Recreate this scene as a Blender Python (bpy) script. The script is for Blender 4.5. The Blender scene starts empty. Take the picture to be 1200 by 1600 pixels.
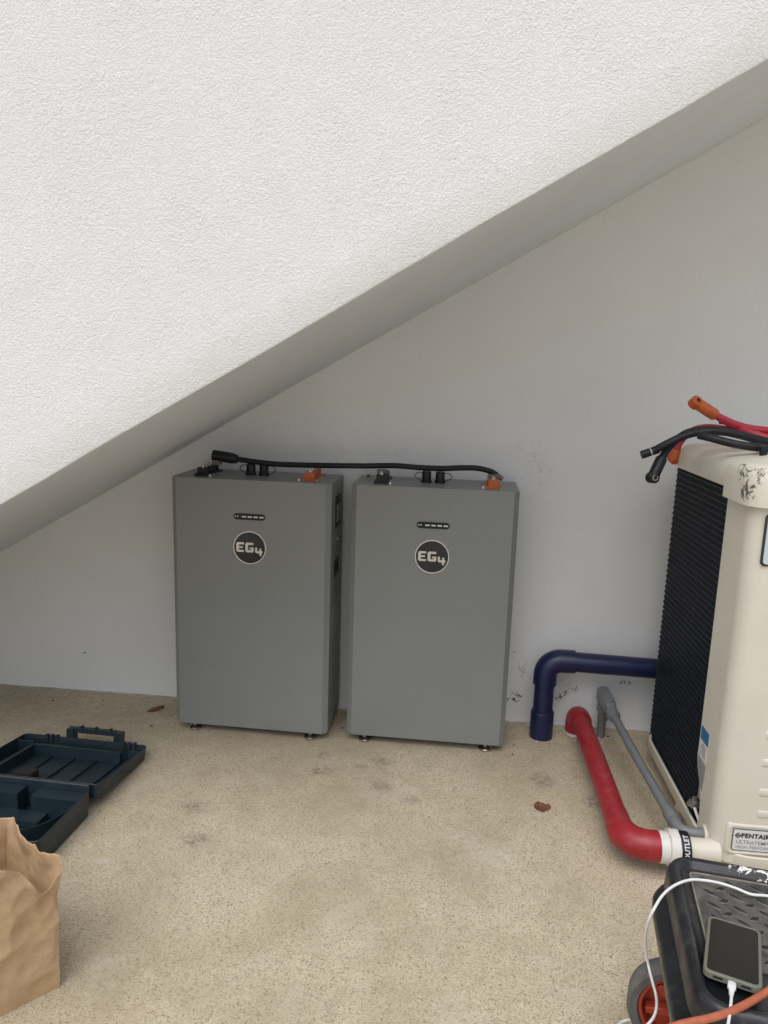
import bpy, bmesh, math, random
from mathutils import Vector, Matrix, noise
R = math.radians
PI = math.pi
random.seed(7)
sc = bpy.context.scene
COL = sc.collection

# ------------------------------------------------------------------ camera
FPX = 1155.0
PITCH, ROLL, YAW, CAMH = -0.18135, 0.03151, -0.09192, 1.24757
fwd = Vector((math.sin(YAW) * math.cos(PITCH), math.cos(YAW) * math.cos(PITCH), math.sin(PITCH)))
rgt0 = Vector((math.cos(YAW), -math.sin(YAW), 0))
up0 = rgt0.cross(fwd)
rgt = rgt0 * math.cos(ROLL) + up0 * math.sin(ROLL)
upv = -rgt0 * math.sin(ROLL) + up0 * math.cos(ROLL)
CAM = Vector((0, 0, CAMH))
cd = bpy.data.cameras.new('camera')
cam = bpy.data.objects.new('camera', cd)
COL.objects.link(cam)
cd.sensor_fit = 'VERTICAL'
cd.sensor_height = 24.0
cd.lens = 24.0 * FPX / 1600.0
cd.clip_start = 0.02
cd.clip_end = 2000
m = Matrix((rgt, upv, -fwd)).transposed().to_4x4()
m.translation = CAM
cam.matrix_world = m
sc.camera = cam


def at(px, py, Y):                      # survey helper: a sight line met with the vertical plane y = Y
    d = rgt * ((px - 600) / FPX) - upv * ((py - 800) / FPX) + fwd
    return CAM + d * (Y / d.y)


def atz(px, py, Z):                     # the same met with the level plane z = Z
    d = rgt * ((px - 600) / FPX) - upv * ((py - 800) / FPX) + fwd
    return CAM + d * ((Z - CAMH) / d.z)


# ------------------------------------------------------------------ sky, sun, exposure
SUN_EL, SUN_AZ = R(61), R(198)          # azimuth measured from +Y clockwise: light comes from behind the camera, left
w = bpy.data.worlds.new('World')
sc.world = w
w.use_nodes = True
nt = w.node_tree
nt.nodes.clear()
sky = nt.nodes.new('ShaderNodeTexSky')
sky.sky_type = 'NISHITA'
sky.sun_disc = False
sky.sun_elevation = SUN_EL
sky.sun_rotation = SUN_AZ
sky.dust_density = 3.0
sky.air_density = 1.0
hs = nt.nodes.new('ShaderNodeHueSaturation')
hs.inputs['Saturation'].default_value = 0.42
bg = nt.nodes.new('ShaderNodeBackground')
bg.inputs['Strength'].default_value = 0.15
wo = nt.nodes.new('ShaderNodeOutputWorld')
nt.links.new(sky.outputs[0], hs.inputs['Color'])
nt.links.new(hs.outputs[0], bg.inputs['Color'])
nt.links.new(bg.outputs[0], wo.inputs['Surface'])
sd = bpy.data.lights.new('sun', 'SUN')
sd.energy = 1.12
sd.angle = R(60)
sd.color = (1.0, 0.993, 0.98)
sun = bpy.data.objects.new('sun', sd)
COL.objects.link(sun)
sdir = Vector((math.sin(SUN_AZ) * math.cos(SUN_EL), math.cos(SUN_AZ) * math.cos(SUN_EL), math.sin(SUN_EL)))
sun.rotation_euler = sdir.to_track_quat('Z', 'Y').to_euler()
sun.location = sdir * 12
sc.view_settings.view_transform = 'Standard'
sc.view_settings.look = 'None'
sc.view_settings.gamma = 1
sc.view_settings.use_curve_mapping = False
sc.view_settings.exposure = 0.16
sc.render.engine = 'CYCLES'
sc.cycles.max_bounces = 5
sc.cycles.diffuse_bounces = 4

# ------------------------------------------------------------------ materials
MATS = {}


class NG:
    def __init__(s, name):
        s.m = bpy.data.materials.new(name)
        s.m.use_nodes = True
        s.t = s.m.node_tree
        s.b = s.t.nodes['Principled BSDF']
        s.tc = s.t.nodes.new('ShaderNodeTexCoord')
        s.vec = s.tc.outputs['Object']

    def n(s, typ, **kw):
        o = s.t.nodes.new(typ)
        for k, v in kw.items():
            setattr(o, k, v)
        return o

    def L(s, a, b):
        s.t.links.new(a, b)

    def noise(s, scale, detail=2, rough=.5, dist=0, vec=None):
        o = s.n('ShaderNodeTexNoise')
        o.inputs['Scale'].default_value = scale
        o.inputs['Detail'].default_value = detail
        o.inputs['Roughness'].default_value = rough
        o.inputs['Distortion'].default_value = dist
        s.L(vec or s.vec, o.inputs['Vector'])
        return o.outputs['Fac']

    def vor(s, scale, feature='F1', out='Distance', vec=None):
        o = s.n('ShaderNodeTexVoronoi')
        o.feature = feature
        o.inputs['Scale'].default_value = scale
        s.L(vec or s.vec, o.inputs['Vector'])
        return o.outputs[out]

    def mr(s, v, a, b, c=0., d=1., smooth=False):
        o = s.n('ShaderNodeMapRange')
        if smooth:
            o.interpolation_type = 'SMOOTHSTEP'
        s.L(v, o.inputs['Value'])
        for k, x in zip(('From Min', 'From Max', 'To Min', 'To Max'), (a, b, c, d)):
            o.inputs[k].default_value = x
        return o.outputs['Result']

    def math(s, op, a, b=None):
        o = s.n('ShaderNodeMath')
        o.operation = op
        for i, x in enumerate((a, b)):
            if x is None:
                continue
            if isinstance(x, (int, float)):
                o.inputs[i].default_value = x
            else:
                s.L(x, o.inputs[i])
        return o.outputs[0]

    def mix(s, fac, a, b):
        o = s.n('ShaderNodeMix')
        o.data_type = 'RGBA'
        if isinstance(fac, (int, float)):
            o.inputs[0].default_value = fac
        else:
            s.L(fac, o.inputs[0])
        for i, x in ((6, a), (7, b)):
            if isinstance(x, tuple):
                o.inputs[i].default_value = (*x, 1) if len(x) == 3 else x
            else:
                s.L(x, o.inputs[i])
        return o.outputs[2]

    def spots(s, lst):                  # soft ellipsoids at given places (x, y, z, rx, ry, rz) -> 0..1
        acc = None
        for (x, y, z, rx, ry, rz) in lst:
            a = s.n('ShaderNodeVectorMath', operation='SUBTRACT')
            s.L(s.vec, a.inputs[0])
            a.inputs[1].default_value = (x, y, z)
            b = s.n('ShaderNodeVectorMath', operation='MULTIPLY')
            s.L(a.outputs[0], b.inputs[0])
            b.inputs[1].default_value = (1 / rx, 1 / ry, 1 / rz)
            c = s.n('ShaderNodeVectorMath', operation='LENGTH')
            s.L(b.outputs[0], c.inputs[0])
            v = s.mr(c.outputs['Value'], 1.0, 0.2)
            acc = v if acc is None else s.math('MAXIMUM', acc, v)
        return acc

    def bump(s, h, dist, strength=1.0):
        o = s.n('ShaderNodeBump')
        o.inputs['Distance'].default_value = dist
        o.inputs['Strength'].default_value = strength
        s.L(h, o.inputs['Height'])
        s.L(o.outputs[0], s.b.inputs['Normal'])

    def col(s, c):
        if isinstance(c, tuple):
            s.b.inputs['Base Color'].default_value = (*c, 1)
        else:
            s.L(c, s.b.inputs['Base Color'])

    def set(s, **kw):
        for k, v in kw.items():
            k = k.replace('_', ' ')
            if isinstance(v, (int, float)):
                s.b.inputs[k].default_value = v
            else:
                s.L(v, s.b.inputs[k])


def plain(name, c, rough=.5, metal=0., var=.08, vscale=30, bumpd=0., bscale=400, dust=None, spec=.5):
    g = NG(name)
    n = g.noise(vscale, 4, .6)
    lo = tuple(max(0, x * (1 - var)) for x in c)
    hi = tuple(min(1, x * (1 + var)) for x in c)
    k = g.mix(g.mr(n, .3, .7), lo, hi)
    if dust:
        dc, amt = dust
        d = g.math('MULTIPLY', g.mr(g.noise(vscale * .6, 6, .7, .5), .48, .75), amt)
        k = g.mix(d, k, dc)
    g.col(k)
    g.set(Roughness=g.mr(g.noise(vscale * 2, 3), .3, .7, max(0, rough - .06), min(1, rough + .06)), Metallic=metal)
    g.b.inputs['Specular IOR Level'].default_value = spec
    if bumpd:
        g.bump(g.noise(bscale, 3, .6), bumpd)
    MATS[name] = g.m
    return g


# rough stucco of the stair flank
g = NG('stucco')
a1 = g.noise(260, 3, .6, .05)
a2 = g.noise(420, 1, .6)
coarse = g.mr(g.noise(135, 3, .6, .3), .42, .70, smooth=True)
sel = g.mr(g.noise(9, 4, .65), .40, .62)
hgt = g.math('ADD', g.math('MULTIPLY', g.mr(a1, .38, .72, smooth=True), .62), g.math('ADD', g.math('MULTIPLY', g.math('MULTIPLY', coarse, sel), .55), g.math('MULTIPLY', a2, .22)))
g.col(g.mix(g.mr(g.noise(2.2, 4, .6), .3, .7), (.82, .825, .825), (.85, .855, .855)))
g.set(Roughness=.85)
g.b.inputs['Specular IOR Level'].default_value = .25
g.bump(hgt, .0028, .72)
MATS['stucco'] = g.m
# soffit
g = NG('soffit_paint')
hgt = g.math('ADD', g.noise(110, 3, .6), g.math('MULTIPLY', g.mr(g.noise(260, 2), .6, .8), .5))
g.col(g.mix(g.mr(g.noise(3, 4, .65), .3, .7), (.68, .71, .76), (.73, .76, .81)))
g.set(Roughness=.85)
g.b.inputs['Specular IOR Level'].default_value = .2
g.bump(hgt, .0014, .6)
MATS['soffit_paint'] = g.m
# house wall with scuffs and flaked paint
YW = 2.60863
g = NG('wall_paint')
base = g.mix(g.mr(g.noise(2.0, 5, .6), .3, .72), (.745, .75, .745), (.79, .795, .79))
mk = g.spots([(.262, YW, .092, .055, .05, .035), (.290, YW, .205, .022, .05, .04), (.254, YW, .262, .016, .05, .022),
              (.430, YW, .105, .035, .05, .035), (.480, YW, .146, .055, .05, .022), (.452, YW, .125, .02, .05, .018), (.655, YW, .18, .045, .05, .025),
              (-1.394, YW, .153, .009, .05, .014), (.36, YW, .05, .05, .05, .02), (.60, YW, .03, .05, .05, .03)])
fl = g.math('SUBTRACT', g.noise(75, 4, .65, 1.2), g.math('SUBTRACT', .62, g.math('MULTIPLY', mk, .10)))
gate = g.mr(mk, .02, .3)
fl = g.math('MULTIPLY', g.mr(fl, .0, .05, 0, .9), gate)
sm = g.spots([(.275, YW, .985, .05, .05, .07), (.315, YW, .93, .05, .05, .06), (.235, YW, 1.01, .03, .05, .05)])
sm = g.math('MULTIPLY', sm, g.mr(g.noise(45, 4, .6, 1.5), .45, .7, 0, .55))
k = g.mix(sm, base, (.45, .45, .44))
g.col(g.mix(fl, k, (.085, .08, .075)))
g.set(Roughness=.75)
g.b.inputs['Specular IOR Level'].default_value = .25
g.bump(g.math('ADD', g.noise(120, 3, .6), g.math('MULTIPLY', g.mr(g.noise(38, 2), .55, .8), .6)), .0019, .85)
MATS['wall_paint'] = g.m
# exposed fine aggregate floor
g = NG('aggregate')
v1 = g.n('ShaderNodeTexVoronoi')
v1.inputs['Scale'].default_value = 390
g.L(g.vec, v1.inputs['Vector'])
cr = g.n('ShaderNodeValToRGB')
sep = g.n('ShaderNodeSeparateColor')
g.L(v1.outputs['Color'], sep.inputs[0])
els = cr.color_ramp.elements
els[0].position, els[0].color = 0.0, (.10, .082, .055, 1)
els[1].position, els[1].color = 1.0, (.72, .66, .53, 1)
for p_, c_ in ((.06, (.20, .165, .11, 1)), (.15, (.46, .388, .272, 1)), (.6, (.575, .49, .362, 1)), (.88, (.64, .555, .428, 1))):
    e = els.new(p_)
    e.color = c_
g.L(sep.outputs[0], cr.inputs[0])
fine = g.noise(520, 2, .6)
k = g.mix(g.mr(fine, .35, .7, .0, .42), cr.outputs[0], (.60, .52, .38))
big = g.noise(2.6, 6, .66, .6)
k = g.mix(g.mr(big, .36, .68, 0, .55), k, (.32, .265, .172))
mid_ = g.noise(14, 6, .7, .5)
k = g.mix(g.mr(mid_, .48, .72, 0, .32), k, (.30, .252, .165))
wh = g.math('MULTIPLY', g.mr(g.noise(6.5, 5, .65, .6), .55, .75), .35)
k = g.mix(wh, k, (.62, .585, .50))
st = g.spots([(-.646, 1.752, 0, .06, .045, .1), (-.18, 2.24, 0, .055, .035, .1), (-.377, 2.149, 0, .06, .03, .1),
              (-.176, 2.092, 0, .05, .035, .1), (-.082, 2.028, 0, .04, .03, .1), (-.385, 2.25, 0, .03, .03, .1), (-.25, 2.2, 0, .03, .02, .1),
              (-.709, 1.901, 0, .05, .04, .1), (.478, 2.10, 0, .05, .05, .1), (.33, 2.2, 0, .06, .06, .1)])
st = g.math('MULTIPLY', g.mr(st, 0, .8), g.mr(g.noise(55, 4, .7), .40, .62))
k = g.mix(g.math('MULTIPLY', st, .6), k, (.13, .122, .11))
ws = g.spots([(-.843, 1.622, 0, .035, .03, .1), (.07, 1.861, 0, .07, .06, .1), (.173, 1.80, 0, .07, .06, .1), (.60, 2.56, 0, .05, .04, .1), (.47, 2.575, 0, .10, .045, .1), (.36, 2.52, 0, .06, .05, .1)])
ws = g.math('MULTIPLY', ws, g.mr(g.noise(40, 5, .7), .42, .6))
k = g.mix(g.math('MULTIPLY', ws, .55), k, (.62, .60, .54))
sx = g.n('ShaderNodeSeparateXYZ')
g.L(g.vec, sx.inputs[0])
edge = g.math('ADD', sx.outputs[1], g.mr(g.noise(26, 5, .7), .35, .75, -.004, .016))
k = g.mix(g.mr(edge, 2.604, 2.6085), k, (.62, .61, .58))
g.col(k)
g.set(Roughness=.82)
g.b.inputs['Specular IOR Level'].default_value = .3
g.bump(g.math('ADD', v1.outputs['Distance'], g.math('MULTIPLY', fine, .5)), .0016, .55)
MATS['aggregate'] = g.m

plain('battery_grey', (.212, .222, .216), .36, var=.045, vscale=3.2, bumpd=.00012, bscale=900)
g = NG('battery_grey')
k = g.mix(g.mr(g.noise(3.2, 4, .6), .3, .7), (.204, .213, .207), (.222, .232, .226))
k = g.mix(g.math('MULTIPLY', g.mr(g.noise(11, 6, .7, 1.2), .58, .75), .16), k, (.33, .32, .29))
g.col(k)
g.set(Roughness=g.mr(g.noise(6, 5, .7), .3, .7, .30, .46))
g.bump(g.noise(900, 3, .6), .00014)
MATS['battery_grey'] = g.m
plain('black_plastic', (.011, .012, .014), .45, var=.2, vscale=40, spec=.4)
plain('badge_black', (.016, .019, .026), .22, var=.01, vscale=3)
plain('rim_metal', (.86, .85, .83), .30, .55, var=.02)
plain('silver', (.66, .66, .66), .34, 1.0, var=.06)
plain('zinc', (.55, .54, .52), .35, .9, var=.1)
plain('chrome', (.50, .49, .48), .18, 1.0, var=.06)
plain('led_white', (.72, .72, .72), .4, var=.03)
plain('orange_plastic', (.48, .105, .025), .42, var=.12, vscale=60)
plain('cable_black', (.009, .010, .013), .45, var=.25, vscale=60, dust=((.05, .05, .05), .18), spec=.35)
plain('cable_red', (.42, .024, .050), .45, var=.12, vscale=40)
plain('lug_grey', (.16, .15, .145), .5, .4, var=.15)
plain('blue_paint', (.007, .012, .058), .36, var=.15, vscale=22, dust=((.04, .045, .07), .15), bumpd=.0003, bscale=60)
plain('white_pvc', (.70, .69, .65), .35, var=.05, vscale=20, dust=((.5, .47, .42), .3))
plain('grey_pvc', (.165, .176, .184), .45, var=.06, vscale=18, dust=((.26, .26, .25), .3))
plain('coil_black', (.004, .005, .008), .7, var=.3, vscale=20, spec=.2)
plain('guard_wire', (.014, .018, .026), .45, var=.15, vscale=20)
plain('sticker_blue', (.02, .16, .36), .35, var=.1, vscale=80)
plain('sticker_grey', (.30, .30, .29), .4, var=.22, vscale=120)
plain('sticker_white', (.70, .70, .70), .35, var=.03)
plain('print_black', (.03, .03, .035), .5, var=.05)
plain('print_grey', (.32, .32, .32), .5, var=.05)
plain('display_blue', (.52, .60, .66), .18, var=.05, vscale=10)
plain('dark_cavity', (.012, .012, .012), .8, var=.2)
plain('case_teal', (.009, .022, .031), .42, var=.12, vscale=14, dust=((.04, .048, .052), .3), bumpd=.0002, bscale=300)
plain('case_shell_out', (.020, .026, .030), .5, var=.12, vscale=14, dust=((.10, .10, .095), .3))
plain('foam_brown', (.020, .012, .012), .9, var=.2)
plain('rubber', (.115, .115, .11), .75, var=.25, vscale=25, dust=((.27, .25, .22), .6))
plain('hub_orange', (.40, .050, .022), .45, var=.12, vscale=25, dust=((.35, .17, .10), .3))
plain('phone_case', (.155, .155, .125), .55, var=.06, vscale=60)
plain('phone_screen', (.010, .010, .009), .16, var=.1, vscale=8, spec=.22)
plain('cable_white', (.74, .74, .73), .4, var=.04, vscale=50)
plain('cord_orange', (.42, .115, .055), .5, var=.15, vscale=60, dust=((.30, .17, .12), .35))
plain('leaf_dry', (.17, .065, .035), .7, var=.3, vscale=90, bumpd=.0004, bscale=200)
plain('step_concrete', (.5, .49, .46), .85, var=.1)
plain('cream', (.69, .655, .56), .38, var=.035, vscale=7, bumpd=.00015, bscale=120)
# cream cap with black scuffs on its corner
g = NG('cream_scuffed')
base = g.mix(g.mr(g.noise(7, 4), .3, .7), (.67, .635, .54), (.71, .675, .58))
sp = g.spots([(.695, 1.82, 1.05, .035, .06, .035), (.69, 1.79, 1.01, .03, .04, .06), (.79, 1.79, 1.068, .08, .035, .02), (.70, 1.77, 1.05, .04, .03, .03)])
dk = g.mr(g.math('SUBTRACT', g.noise(40, 6, .72, 1.2), g.math('SUBTRACT', .62, g.math('MULTIPLY', sp, .17))), 0, .06)
dk = g.math('MULTIPLY', dk, g.mr(sp, .05, .4))
g.col(g.mix(g.math('MULTIPLY', dk, .9), base, (.05, .045, .04)))
g.set(Roughness=.4)
MATS['cream_scuffed'] = g.m
# red painted pipe, brush streaks and dust on top
g = NG('red_paint')
streak = g.noise(9, 6, .7, 2.0)
k = g.mix(g.mr(streak, .35, .7), (.27, .010, .016), (.35, .022, .032))
k = g.mix(g.math('MULTIPLY', g.mr(g.noise(24, 6, .7, .8), .5, .72), .45), k, (.30, .10, .105))
k = g.mix(g.mr(g.noise(38, 5, .7, 2.5), .70, .74), k, (.10, .012, .014))
g.col(k)
g.set(Roughness=.42)
g.bump(g.noise(70, 3), .0005)
MATS['red_paint'] = g.m
# kraft paper
g = NG('kraft')
fib = g.noise(160, 5, .7)
k = g.mix(g.mr(fib, .3, .7), (.45, .305, .178), (.53, .37, .225))
k = g.mix(g.math('MULTIPLY', g.mr(g.noise(14, 4, .6), .52, .75), .5), k, (.56, .36, .14))
g.col(k)
g.set(Roughness=.8)
g.b.inputs['Specular IOR Level'].default_value = .25
g.bump(g.noise(60, 4, .6), .0008, .6)
MATS['kraft'] = g.m
# worn dark toolbox plastic
g = NG('toolbox_plastic')
k = g.mix(g.mr(g.noise(12, 5, .65), .35, .7), (.010, .011, .014), (.018, .020, .024))
d = g.math('MULTIPLY', g.mr(g.noise(22, 7, .75, .6), .52, .80), .45)
k = g.mix(d, k, (.11, .107, .10))
sc_ = g.mr(g.noise(60, 6, .8, 2.0), .64, .74)
k = g.mix(g.math('MULTIPLY', sc_, .7), k, (.36, .35, .33))
wp = g.spots([(.140, -.016, .395, .035, .012, .03), (.172, -.014, .395, .04, .018, .03), (.22, -.016, .395, .04, .012, .03)])
wp = g.mr(g.math('SUBTRACT', g.noise(85, 4, .65, .6), g.math('SUBTRACT', .63, g.math('MULTIPLY', wp, .12))), 0, .03)
wp = g.math('MULTIPLY', wp, g.mr(g.spots([(.17, -.015, .395, .07, .025, .04)]), 0, .2))
k = g.mix(wp, k, (.75, .74, .71))
g.col(k)
g.set(Roughness=g.mr(g.noise(18, 4), .3, .7, .22, .5))
g.bump(g.noise(320, 3), .0003)
MATS['toolbox_plastic'] = g.m
# dusty tread panel
g = NG('tread_panel')
k = g.mix(g.mr(g.noise(14, 6, .7, .8), .36, .68), (.030, .031, .033), (.16, .152, .138))
g.col(k)
g.set(Roughness=.5)
g.bump(g.noise(320, 3), .0003)
MATS['tread_panel'] = g.m
plain('dust_edge', (.20, .18, .15), .75, var=.3, vscale=60)

# ------------------------------------------------------------------ mesh helpers


def link(name, me, mat=None, parent=None, smooth=False, loc=None, rot=None):
    o = bpy.data.objects.new(name, me)
    COL.objects.link(o)
    if mat:
        me.materials.append(MATS[mat])
    if parent:
        o.parent = parent
    if smooth:
        for p in me.polygons:
            p.use_smooth = True
    if loc:
        o.location = loc
    if rot:
        o.rotation_euler = rot
    return o


def bmesh_obj(name, bm, mat=None, parent=None, smooth=False, bevel=0, seg=2, autos=True, **kw):
    if bevel:
        es = [e for e in bm.edges if len(e.link_faces) == 2 and e.calc_face_angle(0) > R(28)]
        bmesh.ops.bevel(bm, geom=es, offset=bevel, segments=seg, profile=.5, affect='EDGES', clamp_overlap=True)
    bmesh.ops.recalc_face_normals(bm, faces=bm.faces)
    me = bpy.data.meshes.new(name)
    bm.to_mesh(me)
    bm.free()
    o = link(name, me, mat, parent, **kw)
    if smooth or bevel:
        me.polygons.foreach_set('use_smooth', [True] * len(me.polygons))
        me.set_sharp_from_angle(angle=R(38 if autos else 180))
    return o


def add_box(bm, x0, x1, y0, y1, z0, z1):
    v = [bm.verts.new(p) for p in ((x0, y0, z0), (x1, y0, z0), (x1, y1, z0), (x0, y1, z0), (x0, y0, z1), (x1, y0, z1), (x1, y1, z1), (x0, y1, z1))]
    for f in ((0, 3, 2, 1), (4, 5, 6, 7), (0, 1, 5, 4), (1, 2, 6, 5), (2, 3, 7, 6), (3, 0, 4, 7)):
        bm.faces.new([v[i] for i in f])


def box(name, x0, x1, y0, y1, z0, z1, mat, parent=None, bevel=0, **kw):
    bm = bmesh.new()
    add_box(bm, x0, x1, y0, y1, z0, z1)
    return bmesh_obj(name, bm, mat, parent, bevel=bevel, **kw)


def add_loft(bm, rings, cap=True, closed=True):
    vs = [[bm.verts.new(p) for p in r] for r in rings]
    n = len(rings[0])
    for a, b in zip(vs[:-1], vs[1:]):
        for i in range(n if closed else n - 1):
            j = (i + 1) % n
            bm.faces.new((a[i], a[j], b[j], b[i]))
    if cap:
        bm.faces.new(vs[0][::-1])
        bm.faces.new(vs[-1])


def loft(name, rings, mat, parent=None, **kw):
    bm = bmesh.new()
    add_loft(bm, rings)
    return bmesh_obj(name, bm, mat, parent, **kw)


def prism(name, poly, axis, a, b, mat, parent=None, **kw):
    def P(u, v, t):
        return {'y': (u, t, v), 'z': (u, v, t), 'x': (t, u, v)}[axis]
    bm = bmesh.new()
    add_loft(bm, [[P(u, v, a) for u, v in poly], [P(u, v, b) for u, v in poly]])
    return bmesh_obj(name, bm, mat, parent, **kw)


def rrect(x0, x1, y0, y1, r, n=6):
    out = []
    for cx, cy, a0 in ((x1 - r, y0 + r, -90), (x1 - r, y1 - r, 0), (x0 + r, y1 - r, 90), (x0 + r, y0 + r, 180)):
        for i in range(n + 1):
            a = R(a0 + 90 * i / n)
            out.append((cx + r * math.cos(a), cy + r * math.sin(a)))
    return out


def catmull(pts, sub=8):
    pts = [Vector(p) for p in pts]
    if len(pts) < 3:
        return pts
    P = [pts[0] * 2 - pts[1]] + pts + [pts[-1] * 2 - pts[-2]]
    out = []
    for i in range(1, len(P) - 2):
        p0, p1, p2, p3 = P[i - 1:i + 3]
        for k in range(sub):
            t = k / sub
            out.append(.5 * ((2 * p1) + (p2 - p0) * t + (2 * p0 - 5 * p1 + 4 * p2 - p3) * t * t + (3 * p1 - p0 - 3 * p2 + p3) * t ** 3))
    out.append(pts[-1])
    return out


def add_tube(bm, pts, r, seg=14):
    pts = [Vector(p) for p in pts]
    n = len(pts)
    rr = r if callable(r) else (lambda t: r)
    T = [(pts[min(i + 1, n - 1)] - pts[max(i - 1, 0)]).normalized() for i in range(n)]
    u = T[0].orthogonal().normalized()
    rings = []
    for i in range(n):
        u = (u - T[i] * u.dot(T[i])).normalized()
        v = T[i].cross(u)
        q = rr(i / max(1, n - 1))
        rings.append([pts[i] + (u * math.cos(2 * PI * k / seg) + v * math.sin(2 * PI * k / seg)) * q for k in range(seg)])
    add_loft(bm, rings)


def tube(name, pts, r, mat, parent=None, seg=14, curve=0, **kw):
    bm = bmesh.new()
    add_tube(bm, catmull(pts, curve) if curve else pts, r, seg)
    return bmesh_obj(name, bm, mat, parent, smooth=True, **kw)


def add_lathe(bm, prof, seg=28):         # profile (radius, height) about z, closed shape when it starts and ends on the axis
    rings = [[(max(r, 1e-4) * math.cos(2 * PI * k / seg), max(r, 1e-4) * math.sin(2 * PI * k / seg), z) for k in range(seg)] for r, z in prof]
    add_loft(bm, rings)


def lathe(name, prof, mat, parent=None, seg=28, **kw):
    bm = bmesh.new()
    add_lathe(bm, prof, seg)
    return bmesh_obj(name, bm, mat, parent, smooth=True, **kw)


def torus_pts(c, r, n=24, ax='z', a0=0, a1=360):
    out = []
    for i in range(n + 1):
        a = R(a0 + (a1 - a0) * i / n)
        p, q = r * math.cos(a), r * math.sin(a)
        out.append(Vector(c) + Vector({'z': (p, q, 0), 'y': (p, 0, q), 'x': (0, p, q)}[ax]))
    return out


def tag(o, label=None, cat=None, group=None, kind=None):
    for k, v in (('label', label), ('category', cat), ('group', group), ('kind', kind)):
        if v:
            o[k] = v
    return o


def empty(name, loc, rz=0):
    o = bpy.data.objects.new(name, None)
    COL.objects.link(o)
    o.location = loc
    o.rotation_euler = (0, 0, rz)
    o.empty_display_size = .1
    return o


def text_mesh(name, s, size, mat, parent, loc, rot, bold=0.0, spacing=1.0):
    c = bpy.data.curves.new(name, 'FONT')
    c.body = s
    c.size = size
    c.offset = bold
    c.space_character = spacing
    c.resolution_u = 2
    c.extrude = .0004
    tmp = bpy.data.objects.new('tmp_text', c)
    COL.objects.link(tmp)
    bpy.context.view_layer.update()
    dg = bpy.context.evaluated_depsgraph_get()
    me = bpy.data.meshes.new_from_object(tmp.evaluated_get(dg))
    bpy.data.objects.remove(tmp)
    bpy.data.curves.remove(c)
    me.materials.clear()
    return link(name, me, mat, parent, loc=loc, rot=rot)


def copy_tree(o, parent=None):
    c = o.copy()
    COL.objects.link(c)
    c.parent = parent
    for ch in o.children:
        copy_tree(ch, c)
    return c


# ------------------------------------------------------------------ ground
bm = bmesh.new()
v = [bm.verts.new(p) for p in ((-60, -60, 0), (60, -60, 0), (60, 60, 0), (-60, 60, 0))]
bm.faces.new(v)
gr = bmesh_obj('ground', bm, 'aggregate')
tag(gr, kind='structure')

# ------------------------------------------------------------------ house wall
wl = box('house_wall', -9, 9, YW, YW + .25, -.05, 6.5, 'wall_paint')
tag(wl, 'white painted house wall behind the two grey battery cabinets, scuffed near the floor', 'wall')

# ------------------------------------------------------------------ staircase
YF, SL = 1.632, 0.58556


def soff(x):
    return .538 + SL * (x + 1.715)


X0 = -1.715 - .538 / SL
st = empty('staircase', (X0, YF, 0))
XR = 3.4


def unmove(o):                           # keep world coordinates under an empty that is not at the origin
    o.matrix_parent_inverse = Matrix.Translation(-o.parent.location)
    return o


# flank wall: bright stucco face with a slightly wavy lower arris
bm = bmesh.new()
N = 150
bot, arr, front, top = [], [], [], []
TH = .13
for i in range(N + 1):
    x = X0 + (XR - X0) * i / N
    wz = .0035 * noise.noise(Vector((x * 2.3, 1.7, 0))) + .0016 * noise.noise(Vector((x * 9, 5.2, 0)))
    wy = .003 * noise.noise(Vector((x * 3.1, 8.3, 0)))
    z = soff(x) + wz
    nx, nz = -SL / math.hypot(1, SL), 1 / math.hypot(1, SL)
    bot.append((x, YF + TH, soff(x)))
    arr.append([(x, YF + .007 + wy, z), (x + nx * .002, YF + .002 + wy, z + nz * .002), (x + nx * .007, YF + wy * .6, z + nz * .007)])
    front.append((x + nx * .09, YF, soff(x) + nz * .09))
    top.append((x, YF, soff(x) + 1.38))
rows = [[bm.verts.new(p) for p in r] for r in (bot, [(a[0][0], YF + .016, soff(a[0][0]) + (a[0][2] - soff(a[0][0])) * .3) for a in arr], [a[0] for a in arr], [a[1] for a in arr], [a[2] for a in arr], front, top,
        [(p[0], YF + TH, p[2]) for p in top])]
for a, b in zip(rows[:-1], rows[1:]):
    for i in range(N):
        bm.faces.new((a[i], a[i + 1], b[i + 1], b[i]))
for i in range(N):
    bm.faces.new((rows[-1][i], rows[-1][i + 1], rows[0][i + 1], rows[0][i]))
for i in (0, N):
    bm.faces.new([r[i] for r in rows])
fl = bmesh_obj('flank_wall', bm, 'stucco', st, smooth=True)
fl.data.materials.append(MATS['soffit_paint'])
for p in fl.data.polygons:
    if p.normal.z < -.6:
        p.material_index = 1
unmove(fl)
# newel block at the foot of the stair, in line with the flank
prism_foot = prism('newel_wall', [(X0 - .55, 0), (X0 - .0005, 0), (X0 - .0005, 1.38), (X0 - .55, 1.06)], 'y', YF, YF + TH, 'stucco', st)
unmove(prism_foot)
# slab with steps
poly = [(X0, 0.0), (XR, soff(XR))]
nst = 19
rise = (soff(XR)) / nst
run = rise / SL
x = XR
z = soff(XR) + .22
poly.append((x, z))
for i in range(nst):
    poly.append((x - run, z))
    z -= rise
    poly.append((x - run, max(z, 0.001 * (nst - i))))
    x -= run
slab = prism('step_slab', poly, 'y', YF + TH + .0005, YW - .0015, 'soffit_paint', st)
unmove(slab)
tag(st, 'white stucco staircase rising to the right above the battery cabinets, its sloping underside in shade', 'staircase')

# ------------------------------------------------------------------ battery cabinets
BW, BH, BD, BZ = .5396, .870, .2375, .030
GR = 'grey home battery cabinets'


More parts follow.
